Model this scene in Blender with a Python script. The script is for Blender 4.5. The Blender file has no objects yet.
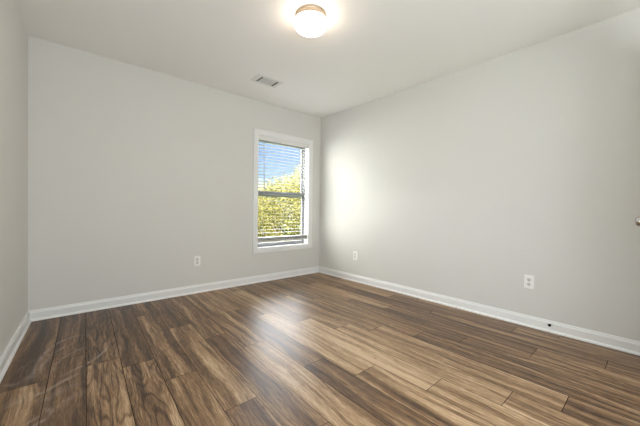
import bpy, bmesh, math, random
from mathutils import Vector, Matrix
from mathutils import noise as mnoise

S = bpy.context.scene
COL = S.collection
PI = math.pi

# ------------------------------------------------------------------ camera
yaw, pitch, roll, F = 0.71377, -0.01143, 0.01255, 293.4
cam_d = bpy.data.cameras.new('camera'); cam = bpy.data.objects.new('camera', cam_d); COL.objects.link(cam)
fw = Vector((math.sin(yaw)*math.cos(pitch), math.cos(yaw)*math.cos(pitch), math.sin(pitch)))
r0 = Vector((math.cos(yaw), -math.sin(yaw), 0)); u0 = r0.cross(fw)
cr, sr = math.cos(roll), math.sin(roll)
rt, up = cr*r0 + sr*u0, -sr*r0 + cr*u0
m = Matrix.Identity(4)
for i in range(3):
    m[i][0], m[i][1], m[i][2] = rt[i], up[i], -fw[i]
m.translation = (-3.051, -3.529, 0.991)
cam.matrix_world = m
cam_d.sensor_fit = 'HORIZONTAL'; cam_d.sensor_width = 36; cam_d.lens = 36*F/640
cam_d.clip_start = 0.02; cam_d.clip_end = 300
S.camera = cam

# ------------------------------------------------------------------ view
S.view_settings.view_transform = 'Standard'; S.view_settings.look = 'None'
S.view_settings.gamma = 1; S.view_settings.use_curve_mapping = False
S.view_settings.exposure = 1.22
S.cycles.max_bounces = 12; S.cycles.diffuse_bounces = 7; S.cycles.transparent_max_bounces = 12
S.cycles.caustics_reflective = False; S.cycles.caustics_refractive = False
S.cycles.sample_clamp_indirect = 6

# ------------------------------------------------------------------ sky
class NT:
    """small node-tree writer"""
    def __init__(s, nt): s.nt = nt; nt.nodes.clear()
    def n(s, t, **kw):
        nd = s.nt.nodes.new(t)
        for k, v in kw.items():
            if k == 'i':
                for a, b in v.items(): s.set(nd, a, b)
            else: setattr(nd, k, v)
        return nd
    def set(s, nd, key, v):
        sk = nd.inputs[key]
        if isinstance(v, bpy.types.NodeSocket): s.nt.links.new(v, sk)
        elif isinstance(v, bpy.types.Node): s.nt.links.new(v.outputs[0], sk)
        else: sk.default_value = v
    def math(s, op, a, b=None, c=None, clamp=False):
        nd = s.n('ShaderNodeMath', operation=op, use_clamp=clamp)
        for k, v in enumerate((a, b, c)):
            if v is not None: s.set(nd, k, v)
        return nd.outputs[0]
    def mix(s, f, a, b, blend='MIX'):
        nd = s.n('ShaderNodeMix', data_type='RGBA', blend_type=blend)
        s.set(nd, 0, f); s.set(nd, 6, a); s.set(nd, 7, b)
        return nd.outputs[2]
    def ramp(s, f, stops, interp='LINEAR'):
        nd = s.n('ShaderNodeValToRGB'); cr = nd.color_ramp; cr.interpolation = interp
        while len(cr.elements) > 1: cr.elements.remove(cr.elements[-1])
        for k, (p, c) in enumerate(stops):
            e = cr.elements[0] if k == 0 else cr.elements.new(p)
            e.position = p; e.color = c if len(c) == 4 else (*c, 1)
        s.set(nd, 0, f); return nd.outputs[0]
    def smooth(s, v, a, b, lo=0.0, hi=1.0):
        nd = s.n('ShaderNodeMapRange', interpolation_type='SMOOTHSTEP')
        s.set(nd, 0, v); s.set(nd, 1, a); s.set(nd, 2, b); s.set(nd, 3, lo); s.set(nd, 4, hi)
        return nd.outputs[0]

SKY = 0.55
SIDE_GLOW = 8.2
w = bpy.data.worlds.new('sky'); S.world = w; w.use_nodes = True
t = NT(w.node_tree)
tc = t.n('ShaderNodeTexCoord').outputs['Generated']
sep = t.n('ShaderNodeSeparateXYZ', i={0: tc})
z = sep.outputs[2]
sky = t.ramp(z, [(0.0, (0.62, 0.74, 0.88)), (0.10, (0.52, 0.70, 0.93)), (0.19, (0.36, 0.54, 0.95)), (0.24, (0.5, 0.65, 0.97)), (0.32, (0.93, 0.95, 1.03))])
high = t.math('MULTIPLY', t.smooth(z, 0.22, 0.32), t.smooth(z, 0.62, 0.75, 1.0, 0.06))      # added bright band above the visible sky, for the sheen on the floor
cn = t.n('ShaderNodeTexNoise', i={'Vector': tc, 'Scale': 5.0, 'Detail': 6.0, 'Roughness': 0.55})
hz = t.smooth(z, 0.06, 0.17, 0.22, 0.0)
cm = t.smooth(t.math('ADD', cn.outputs[0], hz), 0.56, 0.72)
sky = t.mix(cm, sky, (0.95, 0.96, 0.97, 1))
# added glow in the unseen sky at the left, brightens the right wall
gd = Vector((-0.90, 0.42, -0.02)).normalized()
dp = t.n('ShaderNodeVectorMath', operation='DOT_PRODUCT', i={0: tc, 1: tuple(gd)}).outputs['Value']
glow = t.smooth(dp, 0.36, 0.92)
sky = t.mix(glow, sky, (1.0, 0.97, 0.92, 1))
gs = t.math('MULTIPLY_ADD', high, 16.0, t.math('MULTIPLY_ADD', glow, SIDE_GLOW, SKY))
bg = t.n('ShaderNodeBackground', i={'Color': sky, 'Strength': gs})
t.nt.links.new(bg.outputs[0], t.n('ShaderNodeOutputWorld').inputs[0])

def light(name, kind, loc, direction, power, color, **kw):
    d = bpy.data.lights.new(name, kind); d.energy = power; d.color = color
    for k, v in kw.items(): setattr(d, k, v)
    o = bpy.data.objects.new(name, d); COL.objects.link(o); o.location = loc
    o.rotation_euler = Vector(direction).to_track_quat('-Z', 'Y').to_euler()
    return o
# sun behind the house, falling on the trees
light('sun', 'SUN', (0, -6, 9), (0.35, 0.80, -0.62), 1.6, (1.0, 0.95, 0.85), angle=0.01)
# added soft fill lamp behind the camera, no opening there
light('rear_fill', 'AREA', (-2.35, -4.52, 1.15), (0.05, 1, 0.30), 29, (0.88, 0.955, 1.0), shape='RECTANGLE', size=2.1, size_y=1.6)
# added soft fill lamp by the left wall for the right wall, no doorway
light('left_fill', 'AREA', (-3.40, -3.75, 1.15), (1, 0.12, 0.05), 7, (0.86, 0.97, 1.0), shape='RECTANGLE', size=0.8, size_y=1.7)

# ------------------------------------------------------------------ materials
def mat(name):
    mt = bpy.data.materials.new(name); mt.use_nodes = True
    t = NT(mt.node_tree); return mt, t
def finish(t, color, rough=0.5, normal=None, metallic=0.0, spec=0.5, **kw):
    b = t.n('ShaderNodeBsdfPrincipled')
    t.set(b, 'Base Color', color); t.set(b, 'Roughness', rough); t.set(b, 'Metallic', metallic)
    t.set(b, 'Specular IOR Level', spec)
    if normal is not None: t.set(b, 'Normal', normal)
    for k, v in kw.items(): t.set(b, k, v)
    t.nt.links.new(b.outputs[0], t.n('ShaderNodeOutputMaterial').inputs[0])
    return b
def paint(name, c, rough=0.6, bump=0.0, scale=180, var=0.02, spec=0.3):
    mt, t = mat(name)
    tc = t.n('ShaderNodeTexCoord').outputs['Object']
    n1 = t.n('ShaderNodeTexNoise', i={'Vector': tc, 'Scale': 1.6, 'Detail': 3.0})
    col = t.mix(n1.outputs[0], tuple(x*(1-var) for x in c)+(1,), tuple(min(1, x*(1+var)) for x in c)+(1,))
    nm = None
    if bump:
        n2 = t.n('ShaderNodeTexNoise', i={'Vector': tc, 'Scale': scale, 'Detail': 2.0})
        nm = t.n('ShaderNodeBump', i={'Strength': bump, 'Distance': 0.002, 'Height': n2.outputs[0]}).outputs[0]
    finish(t, col, rough, nm, spec=spec); return mt
M_WALL = paint('greige_wall_paint', (0.71, 0.699, 0.668), 0.75, 0.25, 220, 0.02)
M_CEIL = paint('ceiling_paint', (0.89, 0.875, 0.85), 0.85, 0.25, 160, 0.015)
M_TRIM = paint('white_trim_paint', (0.84, 0.84, 0.83), 0.35, 0, var=0.01, spec=0.5)
M_VINYL = paint('grey_vinyl', (0.20, 0.20, 0.21), 0.4, 0, var=0.01, spec=0.5)
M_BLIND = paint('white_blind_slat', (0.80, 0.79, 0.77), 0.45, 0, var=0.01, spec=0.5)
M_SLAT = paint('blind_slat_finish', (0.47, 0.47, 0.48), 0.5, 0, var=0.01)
M_RAIL = paint('shaded_blind_rail', (0.50, 0.495, 0.485), 0.45, 0, var=0.01, spec=0.5)  # white blind rail, its backlit shade put into the colour
M_CORD = paint('grey_cord', (0.45, 0.45, 0.45), 0.6)
M_WAND = paint('grey_plastic', (0.34, 0.35, 0.37), 0.3, spec=0.5)
M_PLATE = paint('white_plastic', (0.90, 0.89, 0.87), 0.35, var=0.01, spec=0.5)
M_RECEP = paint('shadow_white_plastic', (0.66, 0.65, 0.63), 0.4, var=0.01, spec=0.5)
M_SLOT = paint('dark_slot', (0.05, 0.05, 0.05), 0.6)
M_VENT = paint('white_vent_enamel', (0.74, 0.74, 0.71), 0.45, var=0.01)
M_DUCT = paint('grey_duct', (0.09, 0.09, 0.09), 0.8)
M_RUBBER = paint('black_rubber', (0.012, 0.012, 0.013), 0.7)
M_DOOR = paint('white_door_paint', (0.80, 0.80, 0.79), 0.4, var=0.01, spec=0.5)
M_BARK = paint('bark', (0.12, 0.085, 0.055), 0.9, 0.6, 20, 0.3)
M_GRASS = paint('lawn', (0.11, 0.16, 0.04), 0.9, 0.5, 30, 0.35)
M_EXT = paint('outside_siding', (0.55, 0.53, 0.48), 0.8)
def metal(name, c, rough):
    mt, t = mat(name)
    tc = t.n('ShaderNodeTexCoord').outputs['Object']
    n = t.n('ShaderNodeTexNoise', i={'Vector': tc, 'Scale': 60.0, 'Detail': 2.0})
    finish(t, (*c, 1), t.math('MULTIPLY_ADD', n.outputs[0], 0.12, rough-0.06), metallic=1.0); return mt
M_NICKEL = metal('brushed_nickel', (0.50, 0.42, 0.32), 0.38)
M_KNOB = metal('satin_nickel_knob', (0.55, 0.53, 0.50), 0.16)
# opal glass, lit
mt, t = mat('lit_opal_glass')
lw = t.n('ShaderNodeLayerWeight', i={'Blend': 0.4})
em = t.n('ShaderNodeEmission', i={'Color': t.mix(lw.outputs[1], (1.0, 0.85, 0.70, 1), (1.0, 0.75, 0.54, 1)), 'Strength': 6.9})
gl = t.n('ShaderNodeBsdfPrincipled', i={'Base Color': (0.85, 0.83, 0.78, 1), 'Roughness': 0.25})
ad = t.n('ShaderNodeAddShader'); t.set(ad, 0, em); t.set(ad, 1, gl)
t.nt.links.new(ad.outputs[0], t.n('ShaderNodeOutputMaterial').inputs[0]); M_OPAL = mt
# window glass
mt, t = mat('window_glass')
fr = t.n('ShaderNodeFresnel', i={'IOR': 1.45})
mx = t.n('ShaderNodeMixShader'); t.set(mx, 0, t.math('MULTIPLY', fr.outputs[0], 0.3))
t.set(mx, 1, t.n('ShaderNodeBsdfTransparent', i={'Color': (0.96, 0.98, 0.97, 1)})); t.set(mx, 2, t.n('ShaderNodeBsdfGlossy', i={'Roughness': 0.02}))
t.nt.links.new(mx.outputs[0], t.n('ShaderNodeOutputMaterial').inputs[0]); M_GLASS = mt
# leaves
def leaf_mat(name, c0, c1, c2):
    mt, t = mat(name)
    rnd = t.n('ShaderNodeNewGeometry').outputs['Random Per Island']
    col = t.ramp(rnd, [(0.0, c0), (0.5, c1), (1.0, c2)])
    df = t.n('ShaderNodeBsdfDiffuse', i={'Color': col}); tr = t.n('ShaderNodeBsdfTranslucent', i={'Color': col})
    mx = t.n('ShaderNodeMixShader'); t.set(mx, 0, 0.4); t.set(mx, 1, df); t.set(mx, 2, tr)
    t.nt.links.new(mx.outputs[0], t.n('ShaderNodeOutputMaterial').inputs[0]); return mt
M_LEAF = leaf_mat('yellow_green_leaves', (0.010, 0.012, 0.004), (0.085, 0.077, 0.018), (0.24, 0.205, 0.06))
M_LEAF2 = leaf_mat('pale_leaves', (0.04, 0.037, 0.012), (0.17, 0.153, 0.055), (0.34, 0.30, 0.14))

# laminate floor: per-plank tone and seed live on the mesh, grain is procedural
mt, t = mat('laminate_planks')
uv = t.n('ShaderNodeUVMap', uv_map='plank').outputs[0]          # metres across / along the plank
pk = t.n('ShaderNodeAttribute', attribute_name='plank_tone')    # r tone, g seed, b cathedral amount
ps = t.n('ShaderNodeSeparateColor', i={0: pk.outputs['Color']})
tone, seed, cath = ps.outputs[0], ps.outputs[1], ps.outputs[2]
edge = t.n('ShaderNodeAttribute', attribute_name='dust').outputs['Fac']
su = t.n('ShaderNodeSeparateXYZ', i={0: uv}); U, V = su.outputs[0], su.outputs[1]
so = t.math('MULTIPLY', seed, 37.0)
def vec(x, y, zz): return t.n('ShaderNodeCombineXYZ', i={0: x, 1: y, 2: zz}).outputs[0]
# gentle wander so that grain lines are not ruler straight
wn = t.n('ShaderNodeTexNoise', i={'Vector': vec(t.math('MULTIPLY', U, 5.0), t.math('MULTIPLY', V, 1.6), so), 'Scale': 1.0, 'Detail': 2.0}).outputs[0]
Uw = t.math('MULTIPLY_ADD', t.math('SUBTRACT', wn, 0.5), 0.10, U)
broad = t.n('ShaderNodeTexNoise', i={'Vector': vec(t.math('MULTIPLY', Uw, 19.0), t.math('MULTIPLY', V, 0.65), so), 'Scale': 1.0, 'Detail': 3.0, 'Roughness': 0.5}).outputs[0]
fine = t.n('ShaderNodeTexNoise', i={'Vector': vec(t.math('MULTIPLY', Uw, 85.0), t.math('MULTIPLY', V, 3.2), so), 'Scale': 1.0, 'Detail': 4.0, 'Roughness': 0.6}).outputs[0]
pores = t.n('ShaderNodeTexNoise', i={'Vector': vec(t.math('MULTIPLY', U, 330.0), t.math('MULTIPLY', V, 22.0), so), 'Scale': 1.0, 'Detail': 2.0}).outputs[0]
# cathedral figure: contour lines of a long stretched noise field
cf = t.n('ShaderNodeTexNoise', i={'Vector': vec(t.math('MULTIPLY', Uw, 12.0), t.math('MULTIPLY', V, 1.5), so), 'Scale': 1.0, 'Detail': 1.5}).outputs[0]
cl = t.math('ABSOLUTE', t.math('SUBTRACT', t.math('FRACT', t.math('MULTIPLY', cf, 10.0)), 0.5))
cl = t.math('MULTIPLY', t.smooth(cl, 0.0, 0.26, 1.0, 0.0), cath)
g = t.math('MULTIPLY_ADD', t.math('SUBTRACT', broad, 0.5), 1.6, 0.45)
g = t.math('MULTIPLY_ADD', t.math('SUBTRACT', fine, 0.5), 1.05, g)
g = t.math('MULTIPLY_ADD', t.math('SUBTRACT', pores, 0.5), 0.8, g)
g = t.math('ADD', g, t.math('MULTIPLY', t.math('SUBTRACT', tone, 0.5), 1.15))
g = t.math('MULTIPLY_ADD', cl, -0.30, g, clamp=True)
wood = t.ramp(g, [(0.0, (0.048, 0.024, 0.0125)), (0.28, (0.128, 0.069, 0.034)), (0.52, (0.25, 0.146, 0.073)), (0.75, (0.41, 0.265, 0.147)), (1.0, (0.60, 0.43, 0.27))])
wood = t.mix(t.math('MULTIPLY', edge, 0.85), wood, (0.52, 0.46, 0.41, 1))
hgt = t.math('MULTIPLY_ADD', fine, 0.6, t.math('MULTIPLY', pores, 0.4))
bmp = t.n('ShaderNodeBump', i={'Strength': 0.05, 'Distance': 0.0006, 'Height': hgt}).outputs[0]
rg = t.math('MULTIPLY_ADD', fine, 0.10, 0.33)
finish(t, wood, rg, bmp, spec=0.45)
M_FLOOR = mt
M_GROOVE = paint('plank_groove', (0.022, 0.014, 0.010), 0.8)

# ------------------------------------------------------------------ mesh helpers
def obj(name, bm, material, parent=None, smooth=False, bevel=0.0, segs=2):
    me = bpy.data.meshes.new(name)
    bmesh.ops.recalc_face_normals(bm, faces=bm.faces)
    bm.to_mesh(me); bm.free()
    for mm in (material if isinstance(material, (list, tuple)) else [material]): me.materials.append(mm)
    if smooth:
        for p in me.polygons: p.use_smooth = True
    o = bpy.data.objects.new(name, me); COL.objects.link(o)
    if parent is not None: o.parent = parent
    if bevel:
        b = o.modifiers.new('bevel', 'BEVEL'); b.width = bevel; b.segments = segs; b.limit_method = 'ANGLE'
    return o
def empty(name, loc, rot=(0, 0, 0)):
    o = bpy.data.objects.new(name, None); COL.objects.link(o); o.location = loc; o.rotation_euler = rot
    o.empty_display_size = 0.05; return o
def tag(o, label, cat, group=None):
    o['label'] = label; o['category'] = cat
    if group: o['group'] = group
    return o
def struct(o): o['kind'] = 'structure'; return o
def box(bm, x0, x1, y0, y1, z0, z1):
    vs = [bm.verts.new((x, y, zz)) for zz in (z0, z1) for y in (y0, y1) for x in (x0, x1)]
    for f in ((0, 2, 3, 1), (4, 5, 7, 6), (0, 1, 5, 4), (2, 6, 7, 3), (0, 4, 6, 2), (1, 3, 7, 5)):
        bm.faces.new([vs[i] for i in f])
    return vs
def prism(bm, pts, axis, a, b):
    """extrude a 2-D outline along an axis; pts are the other two coordinates in xyz order"""
    def P(p, v):
        q = list(p); q.insert(axis, v); return q
    A = [bm.verts.new(P(p, a)) for p in pts]; B = [bm.verts.new(P(p, b)) for p in pts]
    n = len(pts)
    bm.faces.new(A); bm.faces.new(B[::-1])
    for i in range(n): bm.faces.new((A[i], B[i], B[(i+1) % n], A[(i+1) % n]))
def lathe(bm, prof, axis='z', seg=48, origin=(0, 0, 0), direction=None):
    """prof: (radius, height) list"""
    if direction is None: direction = (0, 0, 1)
    q = Vector((0, 0, 1)).rotation_difference(Vector(direction)); O = Vector(origin)
    rings = []
    for r, h in prof:
        if r < 1e-6: rings.append([bm.verts.new(O + q @ Vector((0, 0, h)))])
        else: rings.append([bm.verts.new(O + q @ Vector((r*math.cos(2*PI*k/seg), r*math.sin(2*PI*k/seg), h))) for k in range(seg)])
    for a, b in zip(rings, rings[1:]):
        for k in range(seg):
            l = (k+1) % seg
            if len(a) == 1 and len(b) == 1: continue
            if len(a) == 1: bm.faces.new((a[0], b[k], b[l]))
            elif len(b) == 1: bm.faces.new((a[k], a[l], b[0]))
            else: bm.faces.new((a[k], a[l], b[l], b[k]))
def tube(bm, pts, rad, seg=8):
    rings = []
    for i, p in enumerate(pts):
        p = Vector(p); a = Vector(pts[max(i-1, 0)]); b = Vector(pts[min(i+1, len(pts)-1)])
        d = (b-a).normalized(); q = Vector((0, 0, 1)).rotation_difference(d)
        rr = rad[i] if isinstance(rad, (list, tuple)) else rad
        rings.append([bm.verts.new(p + q @ Vector((rr*math.cos(2*PI*k/seg), rr*math.sin(2*PI*k/seg), 0))) for k in range(seg)])
    for a, b in zip(rings, rings[1:]):
        for k in range(seg):
            l = (k+1) % seg; bm.faces.new((a[k], a[l], b[l], b[k]))
    bm.faces.new(rings[0][::-1]); bm.faces.new(rings[-1])

# ------------------------------------------------------------------ room
H, D, WT = 2.44, -4.60, 0.14
def LX(y): return -3.296 + 0.0488*y            # the left wall runs very slightly out of square
WX0, WX1, WZ0, WZ1 = -1.108, -0.238, 0.463, 1.987   # window opening
bm = bmesh.new()
box(bm, -3.75, WX0-.012, 0, WT, -.15, H+.12); box(bm, WX1+.012, .14, 0, WT, -.15, H+.12)
box(bm, WX0-.012, WX1+.012, 0, WT, -.15, WZ0-.012); box(bm, WX0-.012, WX1+.012, 0, WT, WZ1+.012, H+.12)
struct(obj('wall_back', bm, M_WALL))
DY0, DY1, DZ = -4.30, -3.535, 2.04             # doorway in the right wall
bm = bmesh.new()
box(bm, 0, .12, DY1+.018, 0, -.15, H+.12); box(bm, 0, .12, D, DY0-.018, -.15, H+.12); box(bm, 0, .12, DY0-.018, DY1+.018, DZ+.018, H+.12)
struct(obj('wall_right', bm, M_WALL))
bm = bmesh.new(); prism(bm, [(LX(0), 0), (LX(D), D), (LX(D)-.12, D), (LX(0)-.12, 0)], 2, -.15, H+.12)
struct(obj('wall_left', bm, M_WALL))
bm = bmesh.new(); box(bm, -3.75, .12, D-.12, D, -.15, H+.12)
struct(obj('wall_front', bm, M_WALL))
bm = bmesh.new(); box(bm, -3.75, .12, D, 0, H, H+.12)
struct(obj('ceiling', bm, M_CEIL))
# small hall beyond the doorway
bm = bmesh.new()
box(bm, 1.3, 1.4, -4.9, -3.0, -.15, H+.12); box(bm, .12, 1.3, -3.1, -3.0, -.15, H+.12); box(bm, .12, 1.3, -4.9, -4.8, -.15, H+.12); box(bm, .12, 1.3, -4.8, -3.1, H, H+.12)
struct(obj('wall_hall', bm, M_WALL))

# ------------------------------------------------------------------ floor of laminate planks (one object)
XE = [-3.66, -3.50, -3.345, -3.135, -2.965, -2.79, -2.614, -2.438, -2.262, -2.09, -1.906, -1.738, -1.545, -1.365, -1.182, -.995, -.811, -.637, -.450, -.295, -.11, .06]
JY = [-.6, -.35, -1.262, -1.02, -1.22, -1.38, -1.697, -.92, -1.297, -1.60, -2.08, -2.355, -2.705, -1.78, -1.99, -2.28, -2.555, -2.967, -2.084, -2.746, -.55]
LEN = 1.238
def skew(x, y):
    k = 0.038*min(1, max(0, (-1.6-x)/.6)); return x + k*(y+1.5)
arcs = [ # dusty wipe marks near the left wall: polyline, half width, strength
    ([(-3.215, -1.30), (-3.20, -1.133), (-3.173, -.90), (-3.13, -.75), (-3.06, -.655), (-2.99, -.63), (-2.925, -.645)], .010, .75),
    ([(-3.175, -1.20), (-3.165, -1.05), (-3.12, -.88), (-3.06, -.80), (-2.99, -.77)], .009, .6),
    ([(-3.13, -1.22), (-3.10, -1.08), (-3.05, -.97), (-2.98, -.91), (-2.93, -.905)], .007, .5),
    ([(-3.08, -1.28), (-3.02, -1.22), (-2.954, -1.19), (-2.89, -1.12), (-2.846, -1.046), (-2.815, -.97), (-2.80, -.90)], .008, .7),
    ([(-2.95, -1.27), (-2.86, -1.17), (-2.79, -1.09), (-2.75, -1.0)], .006, .35),
    ([(-3.175, -1.72), (-3.15, -1.695), (-3.115, -1.675), (-3.105, -1.62), (-3.134, -1.55)], .010, .8),
    ([(-3.20, -1.68), (-3.16, -1.64), (-3.13, -1.625)], .008, .6),
    ([(-3.19, -1.40), (-3.165, -1.405), (-3.13, -1.40), (-3.06, -1.33), (-2.96, -1.27)], .012, .7),
    ([(-3.33, -1.16), (-3.27, -1.21), (-3.22, -1.18), (-3.20, -1.10)], .012, .5),
    ([(-3.28, -1.06), (-3.25, -.98), (-3.20, -.90)], .010, .35),
    ([(-3.15, -1.52), (-3.11, -1.47), (-3.03, -1.42), (-2.97, -1.40)], .03, .30),
    ([(-3.30, -1.45), (-3.22, -1.42), (-3.16, -1.36)], .04, .25),
    ([(-3.10, -1.62), (-3.02, -1.55), (-2.97, -1.5)], .03, .25)]
def seg_d(px, py, a, b):
    vx, vy = b[0]-a[0], b[1]-a[1]; L2 = vx*vx+vy*vy
    s = max(0, min(1, ((px-a[0])*vx+(py-a[1])*vy)/L2)); dx, dy = px-a[0]-s*vx, py-a[1]-s*vy
    return math.hypot(dx, dy), s
def dust(x, y):
    if x > -2.68 or y < -1.85 or y > -.5: return 0
    v = 0
    for pl, hw, st in arcs:
        n = len(pl)-1
        for i in range(n):
            d, s = seg_d(x, y, pl[i], pl[i+1])
            if d < hw*2.5:
                f = (i+s)/n; fade = min(1, 4*f+.15)*min(1, 4*(1-f)+.15)
                nz = .55+.7*mnoise.noise((x*30, y*30, 1.3))
                v = max(v, st*fade*max(0, nz)*math.exp(-(d/hw)**2*1.3))
    return min(1, v)
rf = random.Random(11)
verts, faces, uvs, cols, dst, mats = [], [], [], [], [], []
GAP = .0015
def plank(x0, x1, y0, y1, tone, seed, cath):
    fine = x0 < -2.7 and x0 > -3.5 and y1 > -1.9 and y0 < -.4
    nu, nv = (14, max(1, int((y1-y0)/.013))) if fine else (1, 4)
    xa, xb, ya, yb = x0+GAP, x1-GAP, y0+GAP, y1-GAP
    base = len(verts)
    for j in range(nv+1):
        y = ya+(yb-ya)*j/nv
        for i in range(nu+1):
            x = xa+(xb-xa)*i/nu
            X = skew(x, y); verts.append((X, y, 0)); uvs.append((x-x0, y-y0)); cols.append((tone, seed, cath, 1)); dst.append(dust(X, y) if fine else 0.0)
    for j in range(nv):
        for i in range(nu):
            a = base+j*(nu+1)+i; faces.append((a, a+1, a+nu+2, a+nu+1)); mats.append(0)
TONES = {}   # (row, plank counted from the back wall) -> (tone, cathedral)
TONES.update({(3, 0): (.30, .2), (3, 1): (.36, .1), (4, 0): (.42, .9), (4, 1): (.52, 1.), (5, 0): (.38, .3), (5, 1): (.38, .2), (5, 2): (.52, .9), (6, 0): (.40, .8), (6, 1): (.55, .5),
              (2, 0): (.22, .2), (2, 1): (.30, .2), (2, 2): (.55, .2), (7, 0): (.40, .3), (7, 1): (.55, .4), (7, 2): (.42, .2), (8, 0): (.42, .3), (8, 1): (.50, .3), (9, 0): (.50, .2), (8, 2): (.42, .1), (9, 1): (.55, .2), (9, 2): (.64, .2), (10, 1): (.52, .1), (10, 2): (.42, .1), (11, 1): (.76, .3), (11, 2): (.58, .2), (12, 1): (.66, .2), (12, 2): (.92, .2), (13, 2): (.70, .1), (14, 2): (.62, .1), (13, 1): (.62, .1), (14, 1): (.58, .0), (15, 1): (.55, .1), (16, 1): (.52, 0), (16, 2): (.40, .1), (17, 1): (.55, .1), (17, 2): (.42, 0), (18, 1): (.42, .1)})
for r in range(len(XE)-1):
    x0, x1 = XE[r], XE[r+1]
    js = [JY[r]+k*LEN for k in range(-5, 5)]
    ys = sorted([y for y in js if D < y < 0]+[D, 0.0], reverse=True)
    for k in range(len(ys)-1):
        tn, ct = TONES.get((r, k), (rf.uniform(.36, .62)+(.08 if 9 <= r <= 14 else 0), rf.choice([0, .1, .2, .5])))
        plank(x0, x1, ys[k+1], ys[k], tn, rf.random(), ct)
base = len(verts)   # dark bed seen in the joints
for x, y in ((-3.75, D), (.12, D), (.12, 0), (-3.75, 0)): verts.append((x, y, -.0012)); uvs.append((0, 0)); cols.append((.2, 0, 0, 1)); dst.append(0)
faces.append((base, base+1, base+2, base+3)); mats.append(1)
for x, y in ((0.06, -4.8), (1.3, -4.8), (1.3, -3.1), (0.06, -3.1)): verts.append((x, y, -.0006)); uvs.append((x, y)); cols.append((.5, .3, 0, 1)); dst.append(0)
base += 4; faces.append((base, base+1, base+2, base+3)); mats.append(0)
me = bpy.data.meshes.new('floor'); me.from_pydata(verts, [], faces); me.update()
me.materials.append(M_FLOOR); me.materials.append(M_GROOVE)
me.polygons.foreach_set('material_index', mats)
ul = me.uv_layers.new(name='plank')
for lp in me.loops: ul.data[lp.index].uv = uvs[lp.vertex_index]
ca = me.color_attributes.new('plank_tone', 'FLOAT_COLOR', 'POINT')
ca.data.foreach_set('color', [c for q in cols for c in q])
da = me.attributes.new('dust', 'FLOAT', 'POINT'); da.data.foreach_set('value', dst)
fl = bpy.data.objects.new('floor', me); COL.objects.link(fl); struct(fl)

# ------------------------------------------------------------------ baseboards with shoe moulding
BH = .092
PROF = [(0, 0), (.0135, 0), (.0135, .066), (.0125, .072), (.0095, .077), (.008, .081), (.0075, .087), (.005, BH), (0, BH)]
SHOE = [(.0135, 0), (.026, 0), (.0255, .005), (.0235, .010), (.020, .014), (.0165, .0165), (.0135, .0175)]
def run(name, A, B, nrm):
    """baseboard from A to B against a wall whose room side points along nrm"""
    A, B, nrm = Vector(A), Vector(B), Vector(nrm).normalized()
    def part(pr, nm, par):
        bm = bmesh.new()
        a = [bm.verts.new((A.x+nrm.x*d, A.y+nrm.y*d, h)) for d, h in pr]; b = [bm.verts.new((B.x+nrm.x*d, B.y+nrm.y*d, h)) for d, h in pr]
        bm.faces.new(a); bm.faces.new(b[::-1]); n = len(pr)
        for i in range(n): bm.faces.new((a[i], b[i], b[(i+1) % n], a[(i+1) % n]))
        return obj(nm, bm, M_TRIM, par)
    o = struct(part(PROF, name, None)); part(SHOE, 'shoe_moulding', o)
run('baseboard_back', (LX(0), 0), (0, 0), (0, -1))
run('baseboard_right', (0, 0), (0, DY1+.058), (-1, 0))
run('baseboard_left', (LX(0), 0), (LX(D), D), (1, -.0488))
run('baseboard_front', (LX(D), D), (0, D), (0, 1))
run('baseboard_right_end', (0, DY0-.058), (0, D), (-1, 0))

# ------------------------------------------------------------------ window
win = struct(empty('window_1', ((WX0+WX1)/2, 0, WZ0)))
def wpart(nm, bm, mtl, par=win, **kw):
    o = obj(nm, bm, mtl, None, **kw); o.parent = par
    o.matrix_parent_inverse = Matrix.Translation(-Vector(win.location)) if par is win else Matrix.Identity(4)
    return o
CW = .068
bm = bmesh.new()      # mitred picture-frame casing with a stepped outer edge
def ring_profile(bm, prof):
    loops = []
    for o_, y in prof:
        loops.append([bm.verts.new(p) for p in ((WX0-o_, y, WZ0-o_), (WX1+o_, y, WZ0-o_), (WX1+o_, y, WZ1+o_), (WX0-o_, y, WZ1+o_))])
    n = len(loops)
    for a in range(n):
        A, B = loops[a], loops[(a+1) % n]
        for k in range(4): bm.faces.new((A[k], A[(k+1) % 4], B[(k+1) % 4], B[k]))
ring_profile(bm, [(-.004, .002), (-.004, -.010), (.001, -.0125), (.008, -.0125), (.012, -.0145), (CW-.018, -.0185), (CW-.004, -.0195), (CW, -.0165), (CW, .0)])
wpart('casing', bm, M_TRIM)
bm = bmesh.new(); ring_profile(bm, [(.012, .0), (.0, .0), (.0, .092), (.012, .092)])
wpart('jamb_liner', bm, M_TRIM)
def frame_bm(x0, x1, z0, z1, y0, y1, l, r_, b, tp):
    bm = bmesh.new()
    box(bm, x0, x0+l, y0, y1, z0, z1); box(bm, x1-r_, x1, y0, y1, z0, z1)
    box(bm, x0+l, x1-r_, y0, y1, z0, z0+b); box(bm, x0+l, x1-r_, y0, y1, z1-tp, z1); return bm
wpart('window_frame', frame_bm(WX0-.012, WX1+.012, WZ0-.012, WZ1+.012, .092, .15, .032, .032, .036, .04), M_VINYL, bevel=.003)
def sash(nm, z0, z1, y0, b, tp):
    x0, x1 = WX0+.018, WX1-.018
    s = wpart(nm, frame_bm(x0, x1, z0, z1, y0, y0+.022, .028, .028, b, tp), M_VINYL, bevel=.003)
    bm = bmesh.new(); box(bm, x0+.024, x1-.024, y0+.009, y0+.0125, z0+b-.004, z1-tp+.004)
    g = obj('glass_pane', bm, M_GLASS); g.parent = s; g.matrix_parent_inverse = s.matrix_parent_inverse.copy(); g.matrix_parent_inverse = Matrix.Identity(4)
    return s
us = sash('upper_sash', 1.168, 1.960, .122, .040, .032)
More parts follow.
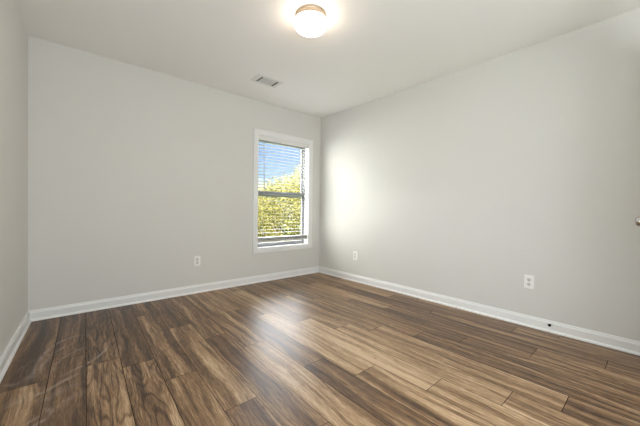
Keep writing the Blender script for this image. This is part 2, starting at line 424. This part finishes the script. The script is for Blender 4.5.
ls = sash('lower_sash', .484, 1.238, .097, .030, .056)
bm = bmesh.new(); box(bm, -.70, -.645, .089, .097, 1.2, 1.218); tube(bm, [(-.6725, .090, 1.209), (-.655, .082, 1.213)], .006, 8)
lk = obj('sash_lock', bm, M_VINYL); lk.parent = ls

# ------------------------------------------------------------------ blind
bl = tag(empty('window_blind', ((WX0+WX1)/2, .035, WZ1)), 'white wood-slat blind lowered with open slats inside the window frame', 'window blind')
def bpart(nm, bm, mtl, **kw):
    o = obj(nm, bm, mtl, None, **kw); o.parent = bl; o.matrix_parent_inverse = Matrix.Translation(-Vector(bl.location)); return o
bx0, bx1 = WX0+.006, WX1-.006
bm = bmesh.new(); box(bm, bx0, bx1, .016, .062, WZ1-.045, WZ1-.003); bpart('headrail', bm, M_BLIND, bevel=.003)
bm = bmesh.new(); prism(bm, [(.004, WZ1-.062), (.010, WZ1-.062), (.014, WZ1-.057), (.014, WZ1-.004), (.002, WZ1-.004), (.002, WZ1-.012), (.004, WZ1-.015)], 0, bx0, bx1)
bpart('valance', bm, M_BLIND)
bm = bmesh.new(); zz = 1.905
def slat(bm, zc, tilt=-0.045):
    pts = []
    for s in (1, -1):
        for k in range(5) if s == 1 else range(4, -1, -1):
            q = (k/4-.5)*.049; y = .038+q*math.cos(tilt); pts.append((y, zc+q*math.sin(tilt)+.0004*(1-(2*k/4-1)**2)+s*.0013))
    prism(bm, pts, 0, bx0+.002, bx1-.002)
while zz > .63: slat(bm, zz); zz -= .0445
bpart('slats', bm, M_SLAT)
bm = bmesh.new()
for k in range(9): slat(bm, .598-k*.0044, 0)
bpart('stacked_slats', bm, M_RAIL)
bm = bmesh.new(); box(bm, bx0, bx1, .012, .064, .536, .558); bpart('bottom_rail', bm, M_RAIL, bevel=.005)
bm = bmesh.new()
for x in (bx0+.10, (bx0+bx1)/2, bx1-.10):
    for y in (.0125, .0635): tube(bm, [(x, y, 1.94), (x, y, .556)], .0009, 5)
bpart('ladder_cords', bm, M_CORD)
bm = bmesh.new(); tube(bm, [(-1.018, -.004, 1.915), (-1.017, -.006, 1.86), (-1.010, -.006, 1.20)], .0048, 8); tube(bm, [(-1.010, -.006, 1.20), (-1.010, -.006, 1.16)], [.0048, .007], 8)
bpart('tilt_wand', bm, M_WAND)

# ------------------------------------------------------------------ ceiling light
cl_ = tag(empty('ceiling_light', (-1.675, -1.809, H)), 'round flush ceiling light with glowing opal glass bowl and nickel ring', 'ceiling light')
bm = bmesh.new(); lathe(bm, [(0, 0), (.111, 0), (.1135, -.004), (.1135, -.012), (.1115, -.016), (.1115, -.034), (.1145, -.038), (.1145, -.045), (.105, -.045), (0, -.044)], seg=72)
obj('base_ring', bm, M_NICKEL, cl_, smooth=False)
bm = bmesh.new(); lathe(bm, [(.104, -.0445), (.116, -.046), (.1205, -.053), (.1225, -.064), (.1215, -.077), (.116, -.091), (.105, -.104), (.088, -.114), (.064, -.121), (.035, -.125), (0, -.1265)], seg=72)
obj('glass_bowl', bm, M_OPAL, cl_, smooth=True)

# ------------------------------------------------------------------ ceiling vent (three-way register)
vx, vy = -1.327, -.597
vt = tag(empty('ceiling_vent', (vx, vy, H)), 'white rectangular metal air register with dark gaps set into the ceiling', 'air vent')
bm = bmesh.new()
VW, VD = .158, .102
loops = []
for w_, d_, h_ in ((VW, VD, 0), (VW, VD, -.003), (VW-.012, VD-.012, -.008), (VW-.026, VD-.026, -.008), (VW-.030, VD-.030, -.001)):
    loops.append([bm.verts.new(p) for p in ((-w_, -d_, h_), (w_, -d_, h_), (w_, d_, h_), (-w_, d_, h_))])
for A, B in zip(loops, loops[1:]):
    for k in range(4): bm.faces.new((A[k], A[(k+1) % 4], B[(k+1) % 4], B[k]))
obj('vent_frame', bm, M_VENT, vt)
bm = bmesh.new(); box(bm, -VW+.03, VW-.03, -VD+.03, VD-.03, -.0012, -.0004); obj('duct_opening', bm, M_DUCT, vt)
bm = bmesh.new()
def louver(bm, along, c, a, b, tilt, w_):
    dy, dz = w_*math.cos(tilt), w_*math.sin(tilt)
    pr = [(c-dy, -.0052-dz), (c+dy, -.0052+dz), (c+dy, -.0044+dz), (c-dy, -.0044-dz)]
    prism(bm, pr, 0 if along == 'x' else 1, a, b)
for k in range(6): louver(bm, 'x', -.058+.0232*k, -.088, .088, .14, .0112)
obj('louvers', bm, M_VENT, vt)
for s in (-1, 1):
    bm = bmesh.new(); louver(bm, 'y', s*.1185, -.070, .070, s*.2, .0095); obj('end_louver', bm, M_VENT, vt)

# ------------------------------------------------------------------ outlets
def outlet(loc, rotz, label):
    o = tag(empty('wall_outlet', loc, (0, 0, rotz)), label, 'wall outlet')   # local -y faces the room
    bm = bmesh.new(); box(bm, -.036, .036, -.0058, 0, -.0585, .0585)
    obj('cover_plate', bm, M_PLATE, o, bevel=.003, segs=3)
    for s in (1, -1):
        bm = bmesh.new(); pts = []
        for k in range(24):
            a = 2*PI*k/24; pts.append((max(-.0135, min(.0135, .0172*math.cos(a))), s*.0195+.0142*math.sin(a)))
        prism(bm, pts, 1, -.0085, -.005); rc = obj('receptacle', bm, M_RECEP, o)
        bm = bmesh.new()
        for x, hh in ((-.0062, .0042), (.0062, .0034)): box(bm, x-.0013, x+.0013, -.0089, -.0080, s*.0195+.003-hh, s*.0195+.003+hh)
        lathe(bm, [(0, 0), (.0025, 0), (.0025, .0007), (0, .0007)], seg=12, origin=(0, -.0083, s*.0195-.0078), direction=(0, -1, 0))
        obj('slots', bm, M_SLOT, rc)
    bm = bmesh.new(); lathe(bm, [(0, 0), (.0034, 0), (.003, .0012), (0, .0016)], seg=16, origin=(0, -.0056, 0), direction=(0, -1, 0)); obj('screw', bm, M_NICKEL, o)
outlet((-1.889, 0, .371), 0, 'white wall outlet on the window wall, left of the window')
outlet((0, -.770, .356), -PI/2, 'white wall outlet on the right wall nearest the far corner')
outlet((0, -2.800, .385), -PI/2, 'white wall outlet on the right wall above the dark-tipped door stop')

# ------------------------------------------------------------------ door stop on the right baseboard
ds = tag(empty('door_stop', (-.0130, -2.957, .066)), 'small white door stop with a black tip on the right baseboard', 'door stop')
bm = bmesh.new(); lathe(bm, [(0, 0), (.016, 0), (.016, .003), (.012, .006), (.0065, .010), (.0055, .02), (.0055, .030), (0, .030)], seg=24, direction=(-1, 0, 0)); obj('stem', bm, M_PLATE, ds, smooth=True)
bm = bmesh.new(); lathe(bm, [(0, .029), (.0105, .029), (.0115, .032), (.0115, .038), (.009, .042), (0, .043)], seg=24, direction=(-1, 0, 0)); obj('rubber_tip', bm, M_RUBBER, ds, smooth=True)

# ------------------------------------------------------------------ open door at the right, only its knob reaches into the picture
dr = struct(empty('door_1', (-.004, DY1-.002, .008), (0, 0, 0)))
leaf_ang = math.radians(-92.1)
leafE = dr; dr.rotation_euler = (0, 0, leaf_ang)     # closed leaf runs along local -y; the room face is local x = 0
W_, T_, LH = .735, .035, 2.02
bm = bmesh.new()
def panel_face(bm, xf, sgn):
    rows = [(.0, .22), (.22, .92), (.92, 1.08), (1.08, 1.88), (1.88, LH)]
    colsd = [(0, .115), (.115, .62), (.62, W_)]
    for ri, (za, zb) in enumerate(rows):
        for ci, (ya, yb) in enumerate(colsd):
            q = [(xf, -ya, za), (xf, -yb, za), (xf, -yb, zb), (xf, -ya, zb)]
            if ri in (1, 3) and ci == 1:
                L = [[bm.verts.new(p) for p in q]]
                for ins, dep in ((.012, .007), (.030, .007), (.045, .002)):
                    L.append([bm.verts.new((xf+sgn*dep, p[1]+(ins if k in (1, 2) else -ins), p[2]+(ins if k < 2 else -ins))) for k, p in enumerate(q)])
                for A, B in zip(L, L[1:]):
                    for k in range(4): bm.faces.new((A[k], A[(k+1) % 4], B[(k+1) % 4], B[k]))
                bm.faces.new(L[-1])
            else: bm.faces.new([bm.verts.new(p) for p in q])
panel_face(bm, 0, 1); panel_face(bm, T_, -1)
for q in (((0, 0, 0), (T_, 0, 0), (T_, 0, LH), (0, 0, LH)), ((0, -W_, 0), (T_, -W_, 0), (T_, -W_, LH), (0, -W_, LH)), ((0, 0, 0), (T_, 0, 0), (T_, -W_, 0), (0, -W_, 0)), ((0, 0, LH), (T_, 0, LH), (T_, -W_, LH), (0, -W_, LH))):
    bm.faces.new([bm.verts.new(p) for p in q])
bmesh.ops.remove_doubles(bm, verts=bm.verts, dist=1e-5)
obj('leaf', bm, M_DOOR, dr)
KP = [(0, 0), (.032, 0), (.032, .004), (.027, .009), (.0135, .012), (.0125, .030), (.017, .034), (.0245, .040), (.0272, .048), (.0268, .056), (.023, .063), (.014, .067), (0, .068)]
for x, d in ((0, (-1, 0, 0)), (T_, (1, 0, 0))):
    bm = bmesh.new(); lathe(bm, KP, seg=40, origin=(x, -.672, .940), direction=d); obj('door_knob', bm, M_KNOB, dr, smooth=True)
for hz_ in (.25, 1.05, 1.85):
    bm = bmesh.new(); tube(bm, [(-.003, .004, hz_-.045), (-.003, .004, hz_+.045)], .006, 12); obj('hinge', bm, M_KNOB, dr)
bm = bmesh.new()      # casing and jamb of the doorway
for y0, y1 in ((DY1+.005, DY1+.058), (DY0-.058, DY0-.005)): box(bm, -.016, 0, y0, y1, 0, DZ+.058)
box(bm, -.016, 0, DY0-.005, DY1+.005, DZ+.005, DZ+.058)
struct(obj('trim_1', bm, M_TRIM, bevel=.003))
bm = bmesh.new(); box(bm, 0, .12, DY1, DY1+.018, 0, DZ+.018); box(bm, 0, .12, DY0-.018, DY0, 0, DZ+.018); box(bm, 0, .12, DY0, DY1, DZ, DZ+.018)
struct(obj('trim_2', bm, M_TRIM))

# ------------------------------------------------------------------ outside
GZ = -3.0
bm = bmesh.new(); bm.faces.new([bm.verts.new(p) for p in ((-7, .5, GZ), (60, .5, GZ), (60, 90, GZ), (-7, 90, GZ))])
struct(obj('lawn', bm, M_GRASS))
def tree(x, y, zc, rx, rz, n, leaf, seed, label, mtl):
    rr = random.Random(seed)
    tr = tag(empty('leafy_tree', (x, y, GZ)), label, 'tree', 'trees outside the window')
    h = zc-GZ
    bm = bmesh.new(); pts = [(0, 0, -.1)]
    for k in range(1, 6): pts.append((rr.uniform(-.12, .12), rr.uniform(-.12, .12), h*k/5))
    tube(bm, pts, [.2-.028*k for k in range(6)], 10)
    for k in range(9):
        a = rr.uniform(0, 2*PI); s = Vector(pts[2 + k % 3]); e = s+Vector((math.cos(a)*rx*.7, math.sin(a)*rx*.7, rr.uniform(.5, 1.4)*rz*.5))
        tube(bm, [s, (s+e)/2+Vector((0, 0, -.1)), e], [.07, .05, .02], 6)
    obj('trunk', bm, M_BARK, tr)
    # crown: leaves gathered on lumpy clumps
    vs, fs = [], []
    clumps = []
    for k in range(46):
        while True:
            p = Vector((rr.uniform(-1, 1), rr.uniform(-1, 1), rr.uniform(-1, 1)))
            if .25 < p.length < 1: break
        clumps.append((Vector((p.x*rx*.86, p.y*rx*.86, h+p.z*rz*.86)), rr.uniform(.22, .36)*rx))
    for k in range(n):
        c, cr_ = rr.choice(clumps)
        d = Vector((rr.gauss(0, 1), rr.gauss(0, 1), rr.gauss(0, .9))).normalized()
        p = c+d*cr_*rr.uniform(.55, 1.05)
        nrm = (d+Vector((rr.gauss(0, .6), rr.gauss(0, .6), rr.gauss(.3, .6)))).normalized()
        a = nrm.orthogonal().normalized(); a = Matrix.Rotation(rr.uniform(0, 6.28), 3, nrm) @ a; b = nrm.cross(a)
        L = leaf*rr.uniform(.7, 1.3); i0 = len(vs)
        vs += [p-a*L*.5, p-b*L*.3+nrm*L*.06, p+a*L*.5, p+b*L*.3+nrm*L*.06]
        fs.append((i0, i0+1, i0+2, i0+3))
    me = bpy.data.meshes.new('foliage'); me.from_pydata([tuple(v) for v in vs], [], fs); me.materials.append(mtl)
    o = bpy.data.objects.new('foliage', me); COL.objects.link(o); o.parent = tr
def polar(az, d): return (-3.051+d*math.sin(math.radians(az)), -3.529+d*math.cos(math.radians(az)))
tree(*polar(34.5, 12.5), -.45, 2.9, 2.6, 34000, .105, 4, 'yellow-green leafy tree nearest the window, filling the lower pane', M_LEAF)
tree(*polar(39.5, 21), 2.2, 2.8, 2.8, 26000, .12, 5, 'tall pale tree rising into the right of the upper window pane', M_LEAF2)
tree(*polar(29.5, 26), .6, 2.8, 2.8, 18000, .13, 8, 'lower pale tree at the left of the upper window pane', M_LEAF2)
